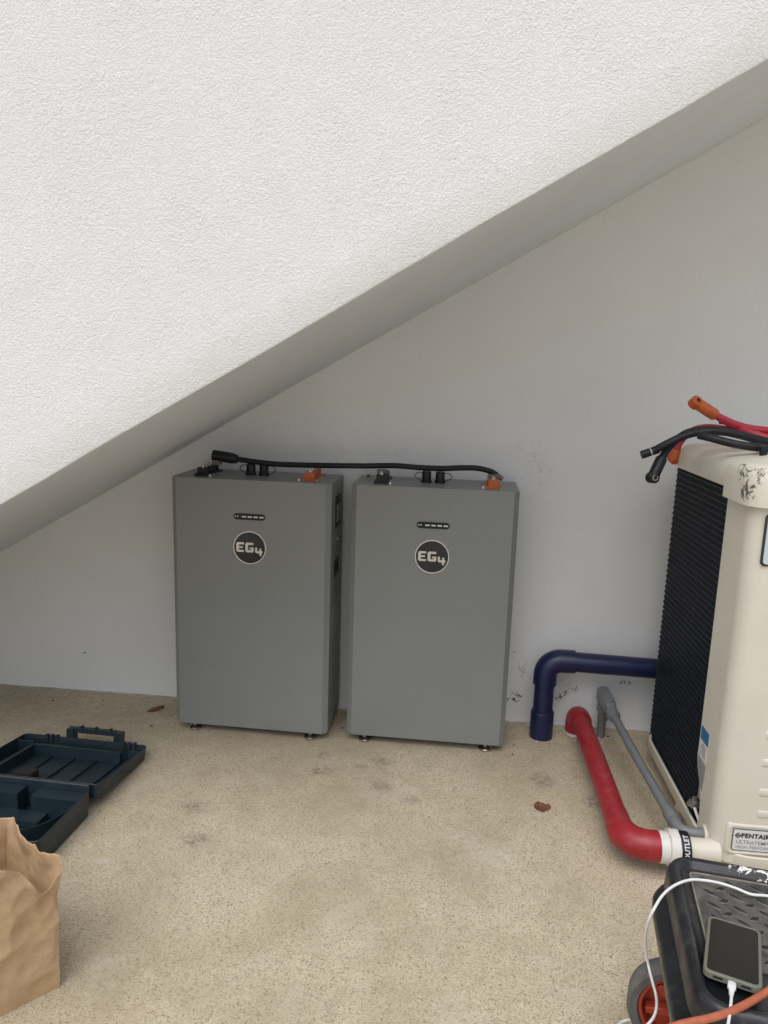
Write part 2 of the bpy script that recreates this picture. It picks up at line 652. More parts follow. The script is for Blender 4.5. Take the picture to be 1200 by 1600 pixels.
def build_battery():
    t = empty('battery_cabinet', (0, 0, 0))
    c = .017
    prism('casing', [(c, 0), (BW - c, 0), (BW, .015), (BW, BD), (0, BD), (0, .015)], 'z', BZ, BZ + BH, 'battery_grey', t, bevel=.0035, seg=3)
    # status light strip
    bm = bmesh.new()
    pil = rrect(.215, .322, .768, .789, .0104, 6)
    add_loft(bm, [[(u, -.0008 - k * .0012, v_) for u, v_ in pil] for k in (-1.2, 1)])
    lp = bmesh_obj('indicator_strip', bm, 'black_plastic', t)
    for cx in (.2215, .2295):
        o = lathe('status_light', [(0, 0), (.0022, 0), (.0022, .0009), (0, .001)], 'led_white', lp, seg=12)
        o.location = (cx, -.0019, .7787)
        o.rotation_euler = (R(90), 0, 0)
    for k in range(4):
        x_ = .2435 + k * .0197
        box('status_light', x_, x_ + .014, -.0029, -.0018, .7762, .7806, 'led_white', lp)
    # round badge
    bx, bz, br = .2695, .6745, .0563
    bd = lathe('badge', [(0, -.004), (br - .003, -.004), (br - .003, .0022), (0, .0024)], 'badge_black', t, seg=48)
    bd.location = (bx, 0, bz)
    bd.rotation_euler = (R(90), 0, 0)
    rim = lathe('rim', [(br - .0036, -.002), (br, -.002), (br, .002), (br - .001, .0040), (br - .0028, .0040), (br - .0036, .0030), (br - .0036, -.002)], 'rim_metal', bd, seg=48)
    E_ = [(375, 697), (490, 697), (490, 735), (405, 735), (400, 740), (400, 770), (470, 770), (470, 800), (400, 800), (400, 830), (405, 835), (490, 835), (490, 872), (375, 872), (350, 850), (350, 720)]
    G_ = [(540, 697), (662, 697), (662, 737), (570, 737), (565, 742), (565, 828), (570, 833), (620, 833), (625, 828), (625, 815), (595, 815), (595, 783), (668, 783), (668, 850), (648, 872), (540, 872), (515, 850), (515, 720)]
    F_ = [(693, 780), (730, 780), (730, 842), (770, 842), (770, 795), (806, 795), (806, 842), (826, 842), (826, 880), (806, 880), (806, 927), (770, 927), (770, 880), (715, 880), (693, 858)]
    s_ = br / 300
    for P_ in (E_, G_, F_):
        prism('letter', [((u - 592) * s_, -(q - 790) * s_) for u, q in P_], 'z', .0018, .0036, 'silver', bd)
    # feet
    for fx in (.062, BW - .062):
        for fy in (.024, BD - .04):
            o = lathe('foot', [(0, 0), (.016, 0), (.0215, .003), (.0215, .008), (.017, .0125), (.008, .0145), (.008, BZ - .0005), (0, BZ - .0005)], 'chrome', t, seg=24)
            o.location = (fx, fy, 0)
    ZT = BZ + BH
    # terminal blocks
    for tx, mat in ((.068, 'black_plastic'), (.435, 'orange_plastic')):
        bm = bmesh.new()
        add_box(bm, tx - .003, tx + .045, .045, .190, ZT - .001, ZT + .008)
        blk = bmesh_obj('terminal_block', bm, mat, t, bevel=.0015, seg=1)
        for k in range(4):
            y_ = .052 + k * .033
            box('terminal_post', tx + .005, tx + .037, y_, y_ + .025, ZT + .0075, ZT + .028, mat, blk, bevel=.002, seg=1)
            o = lathe('bolt', [(0, 0), (.0075, 0), (.0075, .005), (.0045, .007), (.0045, .011), (0, .0115)], 'zinc', blk, seg=8)
            o.location = (tx + .021, y_ + .011, ZT + .0277)
        for sx_ in (tx - .004, tx + .046):
            for y_ in (.055, .095, .135):
                o = lathe('screw', [(0, 0), (.0038, 0), (.0032, .0028), (0, .0034)], 'zinc', blk, seg=10)
                o.location = (sx_, y_, ZT - .0004)
        o = lathe('screw', [(0, 0), (.0055, 0), (.0055, .006), (.004, .008), (0, .0085)], 'zinc', blk, seg=12)
        o.location = ((tx + .052) if mat == 'black_plastic' else tx - .012, .042, ZT - .0004)
    # capped data connectors in the middle
    for cx, s_ in ((.235, -1), (.281, 1)):
        cn = lathe('connector', [(0, -.001), (.018, -.001), (.018, .008), (.0155, .009), (.0155, .034), (.014, .038), (0, .039)], 'black_plastic', t, seg=18)
        cn.location = (cx, .13, ZT)
        tube('tether', [(0, 0, .03)] + [(s_ * (.014 + .026 * math.sin(PI * q)), .002, .038 - .034 * q) for q in (.15, .35, .55, .75, .92)] + [(s_ * .012, 0, .002)], .0014, 'black_plastic', cn, seg=6, curve=5)
    o = lathe('ground_stud', [(0, -.001), (.0065, -.001), (.0065, .006), (.003, .008), (0, .009)], 'lug_grey', t, seg=8)
    o.location = (.028, .205, ZT)
    # fittings on the right side
    bk = box('breaker', BW - .002, BW + .0012, .085, .190, .735, .845, 'black_plastic', t, bevel=.002)
    box('breaker_switch', BW + .001, BW + .004, .11, .165, .755, .815, 'battery_grey', bk, bevel=.003)
    o = lathe('reset_button', [(0, -.002), (.006, -.002), (.006, .003), (0, .004)], 'silver', t, seg=12)
    o.location = (BW, .14, .690)
    o.rotation_euler = (0, R(90), 0)
    pt = box('data_port', BW - .002, BW + .0012, .085, .165, .565, .625, 'black_plastic', t, bevel=.002)
    for q in (.098, .128):
        box('socket', BW + .001, BW + .002, q, q + .02, .580, .612, 'dark_cavity', pt)
    box('rating_plate', BW - .001, BW + .0008, .075, .21, .365, .465, 'sticker_grey', t)
    return t


b1 = build_battery()
b1.location = (-.92901, 2.34642, 0)
b1.rotation_euler = (0, 0, -.01924)
b2 = copy_tree(b1)
b2.location = (-.32437, 2.35323, 0)
b2.rotation_euler = (0, 0, -.01005)
tag(b1, 'grey metal battery cabinet on the left, nearer the low end of the stair', 'battery', GR)
tag(b2, 'grey metal battery cabinet on the right, nearer the blue and red pipes', 'battery', GR)
# bus bar covers seen only on the right-hand cabinet's posts
ZT = BZ + BH
for tx in (.0705, .4375):
    bm = bmesh.new()
    add_box(bm, tx, tx + .037, .088, .094, ZT + .0285, ZT + .0405)
    add_box(bm, tx + .002, tx + .035, .0945, .103, ZT + .0285, ZT + .0410)
    bmesh_obj('lug', bm, 'lug_grey', b2, bevel=.0012, seg=1)

# ------------------------------------------------------------------ black cable lying across both cabinets
cb = empty('battery_cable', (-.33, 2.46, .90))
pts = [at(x_, y_, Y_) for x_, y_, Y_ in ((372, 717.5, 2.46), (398, 721.5, 2.46), (430, 725, 2.46), (470, 726.5, 2.46), (520, 727.5, 2.46), (570, 728, 2.46), (615, 727.5, 2.46), (655, 730.5, 2.46), (690, 732, 2.46), (720, 731, 2.46), (745, 731.5, 2.46), (765, 736, 2.465), (776, 742, 2.465))]
unmove(tube('sheath', pts, .0095, 'cable_black', cb, curve=6))
p0, p1 = at(333, 711, 2.46), at(371, 717.5, 2.46)
unmove(tube('boot', [p0, p0.lerp(p1, .05), p0.lerp(p1, .8), p0.lerp(p1, .84), p1], lambda q: .0185 if q < .6 else (.0175 if q < .8 else .0145), 'cable_black', cb, seg=18))
unmove(box('lug', p0.x + .002, p0.x + .028, p0.y - .011, p0.y + .011, p0.z - .032, p0.z - .016, 'lug_grey', cb, bevel=.002))
pe = at(776, 742, 2.465)
pf = at(785, 749, 2.465)
unmove(tube('bare_end', [pe, pe.lerp(pf, .5), pf], .0088, 'lug_grey', cb, seg=12))
tag(cb, 'thick black cable lying across the tops of both grey battery cabinets', 'cable')

# ------------------------------------------------------------------ blue pipe
bp = empty('blue_pipe', (.357, 2.5, 0))
zb = .287
xs, yb, rb = .357, 2.503, .0355
unmove(tube('socket', [(xs, yb, -.01), (xs, yb, .094), (xs, yb, .0945), (xs, yb, .1)], lambda q: .0405 if q < .9 else .038, 'blue_paint', bp, seg=28))
unmove(tube('upright', [(xs, yb, .098), (xs, yb, .22)], .0345, 'blue_paint', bp, seg=28))
el = [(xs, yb, .200)] + [(xs + .052 - .052 * math.cos(a), yb, zb - .052 + .052 * math.sin(a)) for a in [R(90) * k / 10 for k in range(11)]] + [(xs + .098, yb, zb)]
unmove(tube('elbow', el, .0405, 'blue_paint', bp, seg=28))
unmove(tube('run', [(xs + .09, yb, zb), (.75, yb, zb - .006), (1.15, yb, zb - .006)], .0345, 'blue_paint', bp, seg=28))
tag(bp, 'dark blue painted pipe rising from the floor and bending right along the wall', 'pipe')

# ------------------------------------------------------------------ red pipe
rp = empty('red_pipe', (.49, 2.53, 0))
zr = .078
yr, xr = 2.515, .490
unmove(tube('stub', [(xr - .004, yr + .03, -.01), (xr - .004, yr + .03, .05)], .036, 'white_pvc', rp, seg=24))
el = [(xr - .004, yr + .03, .012)] + [(xr - .004, yr + .03 - .045 * (1 - math.cos(a)), zr - .045 + .045 * math.sin(a)) for a in [R(90) * k / 8 for k in range(9)]] + [(xr - .003, yr - .04, zr)]
unmove(tube('elbow', el, .0390, 'red_paint', rp, seg=28))
run_ = [(xr - .003, yr - .02, zr), (xr, 2.3, zr + .002), (xr, 2.05, zr + .002), (xr, 1.90, zr)]
unmove(tube('run', run_, .0320, 'red_paint', rp, seg=28, curve=6))
el = [(xr, 1.925, zr), (xr, 1.90, zr)] + [(xr + .066 * (1 - math.cos(a)), 1.849 - .066 * math.sin(a), zr) for a in [R(90) * k / 10 for k in range(11)]] + [(xr + .0845, 1.783, zr), (xr + .0875, 1.783, zr)]
unmove(tube('bend', el, lambda q: .0325 + .0065 * min(1, q * 4), 'red_paint', rp, seg=28))
tag(rp, 'red painted pipe running along the floor and bending toward the cream heat pump', 'pipe')
wf = empty('pipe_union', (.6, 1.78, 0))
unmove(tube('collar', [(.572, 1.783, zr), (.58, 1.783, zr), (.59, 1.783, zr), (.594, 1.783, zr)], .0395, 'white_pvc', wf, seg=28))
unmove(tube('nut', [(.5945, 1.783, zr), (.596, 1.783, zr), (.618, 1.783, zr), (.620, 1.783, zr)], lambda q: .0455 if q < .1 or q > .9 else .048, 'white_pvc', wf, seg=10))
tag(wf, 'white plastic pipe union between the red pipe and the black outlet collar', 'pipe fitting')

# ------------------------------------------------------------------ grey conduit
gc = empty('grey_conduit', (.575, 2.53, 0))
cx, cy = .572, 2.535
unmove(tube('upright', [(cx, cy, -.01), (cx, cy, .12)], .0145, 'grey_pvc', gc, seg=18))
unmove(tube('hub', [(cx, cy, .10), (cx, cy, .104), (cx, cy, .128), (cx, cy, .132)], .0205, 'grey_pvc', gc, seg=18))
# conduit body: stretched box that turns the run forward
d0 = Vector((.636, 1.85, .100)) - Vector((cx, cy, .155))
d0.normalize()
ux = Vector((0, 0, 1)).cross(d0).normalized()
uz = d0.cross(ux)
bm = bmesh.new()
rings = []
for s_, hw, hh, dz in ((-.026, .012, .020, .0), (-.022, .019, .026, 0), (.075, .019, .025, 0), (.088, .017, .020, -.003), (.100, .016, .016, -.004)):
    c_ = Vector((cx, cy, .152)) + d0 * s_ + uz * dz
    rings.append([c_ + ux * u + uz * q for u, q in rrect(-hw, hw, -hh, hh, min(hw, hh) * .5, 4)])
add_loft(bm, rings)
unmove(bmesh_obj('conduit_body', bm, 'grey_pvc', gc, smooth=True))
bm = bmesh.new()
rings = []
for q0, sh in ((.0265, 0), (.030, .002)):
    rr_ = rrect(-.022 + sh, .082 - sh, -.0165 + sh, .0165 - sh, .012, 4)
    rings.append([Vector((cx, cy, .152)) + d0 * u + ux * q + uz * q0 for u, q in rr_])
add_loft(bm, rings)
cov = unmove(bmesh_obj('cover', bm, 'grey_pvc', gc))
ps = Vector((cx, cy, .148)) + d0 * .095
unmove(tube('hub', [ps, ps + d0 * .004, ps + d0 * .034, ps + d0 * .04], lambda q: .0205 if q < .95 else .0175, 'grey_pvc', gc, seg=18))
pe_ = Vector((.634, 1.885, .098))
unmove(tube('run', [ps + d0 * .03, ps.lerp(pe_, .5) - Vector((0, 0, .004)), pe_], .0138, 'grey_pvc', gc, seg=18, curve=6))
unmove(tube('hub', [(.632, 1.91, .0985), (.634, 1.885, .098), (.635, 1.870, .0975)], .0185, 'grey_pvc', gc, seg=18))
unmove(tube('elbow', [(.635, 1.873, .0975), (.637, 1.852, .097), (.645, 1.838, .0965), (.662, 1.829, .096), (.70, 1.827, .096), (.72, 1.827, .096)], .0160, 'grey_pvc', gc, seg=18, curve=4))
tag(gc, 'grey electrical conduit with a junction body at the wall, running forward beside the red pipe', 'conduit')

# ------------------------------------------------------------------ heat pump
hp = empty('pool_heat_pump', (.72, 1.78, 0))
HX0, HX1, HY0, HY1 = .700, 1.43, 1.763, 2.445


def U(o):
    return unmove(o)


def ringz(x0, x1, y0, y1, r, z, n=8):
    return [(a, b, z) for a, b in rrect(x0, x1, y0, y1, r, n)]


# base pan (hollow tray with a raised lip)
q = .010
bx0, bx1, by0, by1 = HX0 - q, HX1 + q, HY0 - .012, HY1 + q
rg = []
for ins, z_, r_ in ((.03, .040, .08), (.008, .044, .10), (.0, .056, .11), (.0, .088, .11), (.003, .0905, .107), (.008, .088, .102), (.010, .062, .10)):
    rg.append(ringz(bx0 + ins, bx1 - ins, by0 + ins, by1 - ins, r_, z_))
U(loft('base_pan', rg, 'cream', hp, smooth=True))
for fx, fy in ((.74, 2.10), (.76, 1.86), (1.38, 1.86), (1.38, 2.28), (.76, 2.28)):
    f_ = lathe('foot', [(0, 0), (.030, 0), (.030, .006), (.024, .016), (.022, .043), (0, .043)], 'cream', hp, seg=16)
    f_.location = (fx, fy, 0)
    U(f_)
# coil body
cpath = [(HX0 + .010, 1.932)] + [(HX0 + .010, y_) for y_ in (2.0, 2.1, 2.2, 2.3, 2.395)]
rc = .055
for k in range(0, 13):
    a = R(90 * k / 12)
    cpath.append((HX0 + .010 + rc * (1 - math.cos(a)), 2.395 + rc * math.sin(a)))
cpath += [(1.05, 2.45), (1.38, 2.45)]
ZC0, ZC1 = .070, 1.020
ring0 = [(x_, y_) for x_, y_ in cpath] + [(1.38, 1.80), (.82, 1.80)]
U(prism('coil_core', ring0, 'z', ZC0, ZC1, 'coil_black', hp))
# guard of fine wires in front of the coil: horizontal hoops and upright wires
gp = [Vector((x_ - .0 if False else x_, y_, 0)) for x_, y_ in cpath[:-1]]
off = []
for i, p in enumerate(gp):
    t_ = (gp[min(i + 1, len(gp) - 1)] - gp[max(i - 1, 0)]).normalized()
    off.append((p, Vector((-t_.y, t_.x, 0))))
bm = bmesh.new()
nz_ = 54
for k in range(nz_):
    z_ = ZC0 + .012 + (ZC1 - ZC0 - .03) * k / (nz_ - 1)
    rings = []
    for p, nrm in off:
        rings.append([p + nrm * a + Vector((0, 0, z_ + b)) for a, b in ((.0035, -.0011), (.0064, -.0011), (.0064, .0011), (.0035, .0011))])
    add_loft(bm, rings)
gw = U(bmesh_obj('guard_hoops', bm, 'guard_wire', hp))
gw['kind'] = 'stuff'
bm = bmesh.new()
L_ = 0
acc = [0]
for a, b in zip(gp[:-1], gp[1:]):
    acc.append(acc[-1] + (b - a).length)
s_ = .004
while s_ < .68:
    j = max(i for i in range(len(acc)) if acc[i] <= s_)
    j = min(j, len(gp) - 2)
    u = (s_ - acc[j]) / (acc[j + 1] - acc[j])
    p = gp[j].lerp(gp[j + 1], u)
    t_ = (gp[j + 1] - gp[j]).normalized()
    nrm = Vector((-t_.y, t_.x, 0))
    rings = []
    for z_ in (ZC0, ZC1 - .005):
        rings.append([p + nrm * a + t_ * b + Vector((0, 0, z_)) for a, b in ((.001, -.0009), (.0036, -.0009), (.0036, .0009), (.001, .0009))])
    add_loft(bm, rings)
    s_ += .0082
gw = U(bmesh_obj('guard_uprights', bm, 'guard_wire', hp))
gw['kind'] = 'stuff'
# cream front shell with a rounded corner and a cut-out at its foot
levels = [(.064, 1.888), (.120, 1.880), (.165, 1.886), (.185, 1.893), (.235, 1.934), (.26, 1.940), (.30, 1.938), (.60, 1.936), (1.008, 1.936)]
rc = .050
rings = []
for z_, ys in levels:
    outer = [(HX0, ys), (HX0, ys - .01), (HX0, HY0 + rc + .008)]
    inner = [(HX0 + .006, ys - .0005), (HX0 + .007, ys - .01), (HX0 + .007, HY0 + rc + .008)]
    for k in range(0, 13):
        a = R(90 * k / 12)
        outer.append((HX0 + rc * (1 - math.cos(a)), HY0 + rc * (1 - math.sin(a))))
        inner.append((HX0 + rc - (rc - .007) * math.cos(a), HY0 + rc - (rc - .007) * math.sin(a)))
    outer += [(1.1, HY0), (1.38, HY0)]
    inner += [(1.1, HY0 + .007), (1.38, HY0 + .007)]
    rings.append([(a, b, z_) for a, b in outer + inner[::-1]])
U(loft('front_shell', rings, 'cream', hp, smooth=True))
# far corner shell
rr_ = [(1.385, HY0 + .002), (1.40, HY0 + .004), (1.425, HY0 + .03), (1.43, HY0 + .06), (1.43, 2.37), (1.41, 2.415), (1.385, 2.42)]
U(prism('side_shell', rr_, 'z', .064, 1.003, 'cream', hp))
# top cap
cx0, cx1, cy0, cy1 = HX0 - .010, HX1 + .012, HY0 - .008, HY1 + .012
rg = []
for ins, z_, r_ in ((.010, 1.002, .09), (.002, .999, .10), (.0, 1.004, .10), (.001, 1.035, .10), (.004, 1.050, .10), (.016, 1.066, .10), (.035, 1.074, .10), (.075, 1.080, .10), (.12, 1.092, .09), (.2, 1.097, .06)):
    rg.append(ringz(cx0 + ins, cx1 - ins, cy0 + ins, cy1 - ins, r_, z_))
U(loft('top_cap', rg, 'cream_scuffed', hp, smooth=True, autos=True))
rg = []
for ins, z_ in ((.006, .974), (.0, .976), (.0, 1.030), (.003, 1.052), (.012, 1.066), (.026, 1.072), (.05, 1.0735)):
    pts_ = []
    x0_, x1_, y0_, y1_ = HX0 - .017 + ins, .83 - ins, HY0 - .014 + ins, 1.945 - ins
    for X_, Y_, rr0, a0 in ((x1_ - .03, y0_ + .03, .03, -90), (x1_ - .05, y1_ - .05, .05, 0), (x0_ + .02, y1_ - .02, .02, 90), (x0_ + .06, y0_ + .06, .06, 180)):
        for i in range(7):
            a = R(a0 + 15 * i)
            pts_.append((X_ + rr0 * math.cos(a), Y_ + rr0 * math.sin(a), z_))
    rg.append(pts_)
U(loft('corner_lug', rg, 'cream_scuffed', hp, smooth=True))
o = lathe('screw', [(0, 0), (.006, 0), (.006, .003), (0, .005)], 'zinc', hp, seg=12)
o.location = (HX0 + .030, 2.30, 1.071)
U(o)
# fan grille on the crown of the cap
bm = bmesh.new()
for k in range(6):
    add_tube(bm, torus_pts((1.065, 2.06, 1.102), .06 + .035 * k, 30), .003, 6)
U(bmesh_obj('fan_grille', bm, 'black_plastic', hp))
# outlet collar with its lettering
U(tube('outlet_port', [(.6445, 1.783, zr), (.72, 1.783, zr)], .030, 'cream', hp, seg=24))
oc = U(tube('outlet_collar', [(.6205, 1.783, zr), (.644, 1.783, zr)], .043, 'black_plastic', hp, seg=28))
tx = text_mesh('lettering', 'OUTLET', .017, 'sticker_white', oc, (0, 0, 0), (0, 0, 0), bold=.0003)
for v_ in tx.data.vertices:               # lettering wrapped round the collar
    a_ = R(184) - v_.co.x / .043
    rr_ = .0432 + v_.co.z
    v_.co = Vector((.6385 - v_.co.y, 1.783 + rr_ * math.cos(a_), zr + rr_ * math.sin(a_)))
tx.data.flip_normals()
unm = Matrix.Translation(-hp.location)
tx.matrix_parent_inverse = unm @ Matrix.Identity(4)
tx.matrix_parent_inverse = Matrix.Identity(4)
# stickers on the side of the front shell
box_ = lambda n, y0, y1, z0, z1, mt, t_=.0012: U(box(n, HX0 - t_, HX0 + .0005, y0, y1, z0, z1, mt, hp))
box_('blue_sticker', 1.874, 1.930, .316, .352, 'sticker_blue')
box_('text_sticker', 1.878, 1.931, .270, .3135, 'sticker_white', .0010)
for k in range(4):
    box_('print_line', 1.882, 1.92 - .008 * (k % 2), .278 + k * .009, .282 + k * .009, 'print_grey', .0016)
# rating plate on the wider flap near the foot, and a second one behind the cut-out
prism_ = prism('rating_plate', [(1.872, .262), (1.9325, .266), (1.9305, .236), (1.894, .193), (1.878, .190)], 'x', HX0 - .0014, HX0 - .0002, 'sticker_grey', hp)
U(prism_)
U(box('wiring_plate', HX0 + .0075, HX0 + .0105, 1.884, 1.926, .145, .215, 'sticker_grey', hp))
# earth clamp and tube in the cut-out
bm = bmesh.new()
add_box(bm, HX0 - .013, HX0 + .010, 1.905, 1.930, .120, .134)
add_box(bm, HX0 - .020, HX0 - .0135, 1.909, 1.923, .123, .131)
add_box(bm, HX0 - .009, HX0 + .003, 1.912, 1.918, .1345, .150)
U(bmesh_obj('earth_clamp', bm, 'zinc', hp, bevel=.001, seg=1))
U(tube('drain_tube', [(HX0 - .004, 1.908, .122), (HX0 + .004, 1.893, .10), (HX0 + .010, 1.878, .075)], .0042, 'white_pvc', hp, seg=10))
U(tube('conduit_bushing', [(HX0 + .004, 1.827, .096), (HX0 - .006, 1.827, .096)], .024, 'cream', hp, seg=20))
# control window, embossed vents, nameplate
cwn = []
for ins, y_ in ((0, HY0 + .001), (0, HY0 - .003), (.003, HY0 - .0045)):
    cwn.append([(a, y_, b) for a, b in rrect(.726 + ins, .95 - ins, .838 + ins, .962 - ins, .010, 4)])
cw_ = U(loft('control_window', cwn, 'print_black', hp))
cwn = []
for y_ in (HY0 - .0040, HY0 - .0056):
    cwn.append([(a, y_, b) for a, b in rrect(.7305, .945, .843, .957, .008, 4)])
o = loft('screen', cwn, 'display_blue', cw_)
for px_, py_, w_ in ((1196, 1149, .06), (1190, 1192, .075), (1185, 1238, .09), (1183, 1272, .03)):
    p = at(px_, py_, HY0)
    rg = []
    for ins, y_ in ((-.002, HY0 + .002), (0, HY0 - .0005), (.003, HY0 - .0022), (.0075, HY0 - .0025)):
        rg.append([(a, y_, b) for a, b in rrect(p.x + ins, p.x + w_ - ins, p.z - .010 + ins, p.z + .010 - ins, .0015 if ins > .005 else .005, 3)])
    U(loft('embossed_vent', rg, 'cream', hp, smooth=True))
a_, b_ = at(1145, 1293, HY0), at(1151, 1328, HY0)
rg = []
zt_, zb_ = a_.z, b_.z
xl = a_.x
for ins, y_ in ((-.014, HY0 + .003), (-.011, HY0 - .0015), (-.006, HY0 - .003), (-.004, HY0 - .001), (.0, HY0 - .001)):
    rg.append([(a, y_, b) for a, b in rrect(xl + ins, xl + .23 - ins, zb_ + ins, zt_ - ins, .010, 4)])
sr = U(loft('nameplate_recess', rg, 'cream', hp, smooth=True))
rg = [[(a, y_, b) for a, b in rrect(xl + .0005, xl + .2295, zb_ + .0005, zt_ - .0005, .006, 4)] for y_ in (HY0 - .0008, HY0 - .0022)]
npb = U(loft('nameplate', rg, 'print_black', hp))
rg = [[(a, y_, b) for a, b in rrect(xl + .0026, xl + .227, zb_ + .0026, zt_ - .0026, .0045, 4)] for y_ in (HY0 - .0020, HY0 - .0027)]
loft('face', rg, 'sticker_white', npb)
hN = zt_ - zb_
text_mesh('lettering', 'PENTAIR', hN * .27, 'print_black', npb, (xl + .0215, HY0 - .0030, zb_ + hN * .62), (R(90), 0, 0), bold=.0006, spacing=1.08)
text_mesh('lettering', 'ULTRATEMP\u00ae', hN * .235, 'print_grey', npb, (xl + .0105, HY0 - .0030, zb_ + hN * .335), (R(90), 0, 0), bold=.0001)
text_mesh('lettering', 'HIGH PERFORMANCE HEAT PUMP', hN * .20, 'print_grey', npb, (xl + .0105, HY0 - .0030, zb_ + hN * .12), (R(90), 0, 0))
mx, mz, ms = xl + .0135, zb_ + hN * .70, hN * .13
for P_ in ([(-1, 0), (0, 1), (.25, .75), (-.5, 0), (.25, -.75), (0, -1)], [(.1, 1.0), (1.1, 0), (.1, -1.0), (.55, 0)], [(-.3, 0), (.1, .42), (.38, 0), (.1, -.42)]):
    prism('emblem', [(mx + u * ms, mz + q * ms) for u, q in P_], 'y', HY0 - .0026, HY0 - .0032, 'print_black', npb)
tag(hp, 'cream pool heat pump with black wire coil guard standing by the wall', 'heat pump')

# ------------------------------------------------------------------ loose battery cables on the heat pump


def cable(name, pix, r, mat, label, lug=None, extra=None):
    pts = [at(*p) for p in pix]
    e = empty(name, tuple(pts[-1]))
    unmove(tube('sheath', pts, r, mat, e, curve=7))
    tag(e, label, 'cable', 'loose battery cables on the heat pump')
    return e, pts


def lug_boot(e, tip, neck, mat, hole_mat, r=.0155, updir=Vector((0, -.55, .83))):
    tip, neck = Vector(tip), Vector(neck)
    d = (neck - tip).normalized()
    L = (neck - tip).length
    # sleeve
    unmove(tube('boot', [tip + d * L * .30, tip + d * L * .33, tip + d * L * .95, neck + d * .002], lambda q: r * (1.0 if q < .9 else .85), mat, e, seg=14))
    # eye: a short drum turned across the sleeve
    up = (updir - d * updir.dot(d)).normalized()
    c = tip + d * (r * 1.0)
    unmove(tube('eye', [c - up * r * .75, c - up * r * .70, c + up * r * .62, c + up * r * .70], lambda q: r * (1.02 if .1 < q < .9 else .92), mat, e, seg=20))
    unmove(tube('neck', [c, c + d * (L * .32)], r * .82, mat, e, seg=12))
    bm = bmesh.new()
    add_tube(bm, [c + up * r * .66, c + up * r * .80], r * .58, 16)
    unmove(bmesh_obj('ring', bm, hole_mat, e))
    bm = bmesh.new()
    add_tube(bm, [c + up * r * .72, c + up * r * .83], r * .38, 16)
    unmove(bmesh_obj('hole', bm, 'dark_cavity', e))


Y1 = 2.06
e, p_ = cable('black_cable', [(1022, 704, Y1 + .01), (1045, 692, Y1), (1072, 680, Y1), (1100, 674.5, Y1 - .01), (1130, 675, Y1 - .01), (1160, 681, Y1 - .01), (1190, 690, Y1 - .01), (1230, 702, Y1)], .0105, 'cable_black', 'black cable ending in a short straight sleeve that juts left off the heat pump')
t0, t1 = at(1002, 711, Y1 + .01), at(1021, 704.5, Y1 + .01)
unmove(tube('boot', [t0, t0.lerp(t1, .05), t0.lerp(t1, .72)], .0113, 'cable_black', e))
unmove(tube('ring', [t0.lerp(t1, .72), t0.lerp(t1, .84)], .0108, 'sticker_grey', e))
unmove(tube('sleeve', [t0.lerp(t1, .84), t1, t1 + (t1 - t0) * .4], .0113, 'cable_black', e))
e, p_ = cable('black_cable', [(1033, 718, 2.08), (1042, 703, 2.09), (1055, 689, 2.10), (1075, 676, 2.10), (1105, 671.5, 2.10), (1140, 676, 2.10), (1200, 690, 2.10), (1240, 700, 2.10)], .0105, 'cable_black', 'black cable with a ring lug hanging down left of the heat pump')
lug_boot(e, at(1016, 754, 2.06), at(1034, 716, 2.08), 'cable_black', 'zinc', .0155, Vector((.25, -.95, -.1)))
e, p_ = cable('black_cable', [(1092, 680, 2.02), (1110, 684, 2.00), (1140, 692, 1.98), (1170, 697.5, 1.97), (1200, 701, 1.97), (1240, 706, 1.97)], .0105, 'cable_black', 'black cable lying lowest along the front of the heat pump top')
unmove(tube('hanging_boot', [at(1193, 697, 1.94), at(1193, 699, 1.94), at(1193, 712, 1.94), at(1193, 713, 1.94)], .0095, 'cable_black', e, seg=12))
e, p_ = cable('red_cable', [(1116, 648, 2.16), (1130, 655, 2.16), (1148, 663, 2.16), (1170, 669, 2.16), (1200, 673, 2.16), (1240, 677, 2.16)], .0105, 'cable_red', 'red cable with an orange ring lug pointing up above the heat pump')
lug_boot(e, at(1079, 624, 2.16), at(1118, 649, 2.16), 'orange_plastic', 'orange_plastic', .0165, Vector((-.2, -.6, .75)))
e, p_ = cable('red_cable', [(1126, 657, 2.20), (1133, 658, 2.19), (1150, 666, 2.17), (1175, 677, 2.14), (1210, 688, 2.12), (1240, 694, 2.12)], .0110, 'cable_red', 'red cable with a bare cut end below the orange lugged red cable')
e, p_ = cable('red_cable', [(1056, 706, 2.36), (1062, 692, 2.36), (1074, 678, 2.34), (1090, 670, 2.30), (1110, 668, 2.24), (1140, 673, 2.18), (1180, 684, 2.15), (1230, 696, 2.14)], .0105, 'cable_red', 'red cable drooping behind the heat pump corner to a half hidden orange lug')
lug_boot(e, at(1050, 724, 2.37), at(1057, 703, 2.36), 'orange_plastic', 'orange_plastic', .0165, Vector((.2, -.95, -.1)))

# ------------------------------------------------------------------ open tool case on the floor
tc = empty('open_tool_case', (-1.125, 1.84, 0))
A = R(-2.5)
tc.rotation_euler = (0, 0, A)


def lp(P):                                 # world -> case local
    d = Vector((P[0] + 1.14, P[1] - 1.84, 0))
    d.rotate(Matrix.Rotation(-A, 3, 'Z'))
    return d


def tray(name, x0, x1, y0, y1, z0, z1, th, draft, mat, parent, r=.018):
    rg = []
    for ins, z_ in ((draft + .004, z0), (draft, z0 + .004), (0, z1 - .001), (.001, z1), (th, z1), (draft + th, z0 + th + .002), (draft + th + .004, z0 + th)):
        rg.append(ringz(x0 + ins, x1 - ins, y0 + ins, y1 - ins, max(.004, r - ins * .4), z_, 4))
    return loft(name, rg, mat, parent, smooth=True)


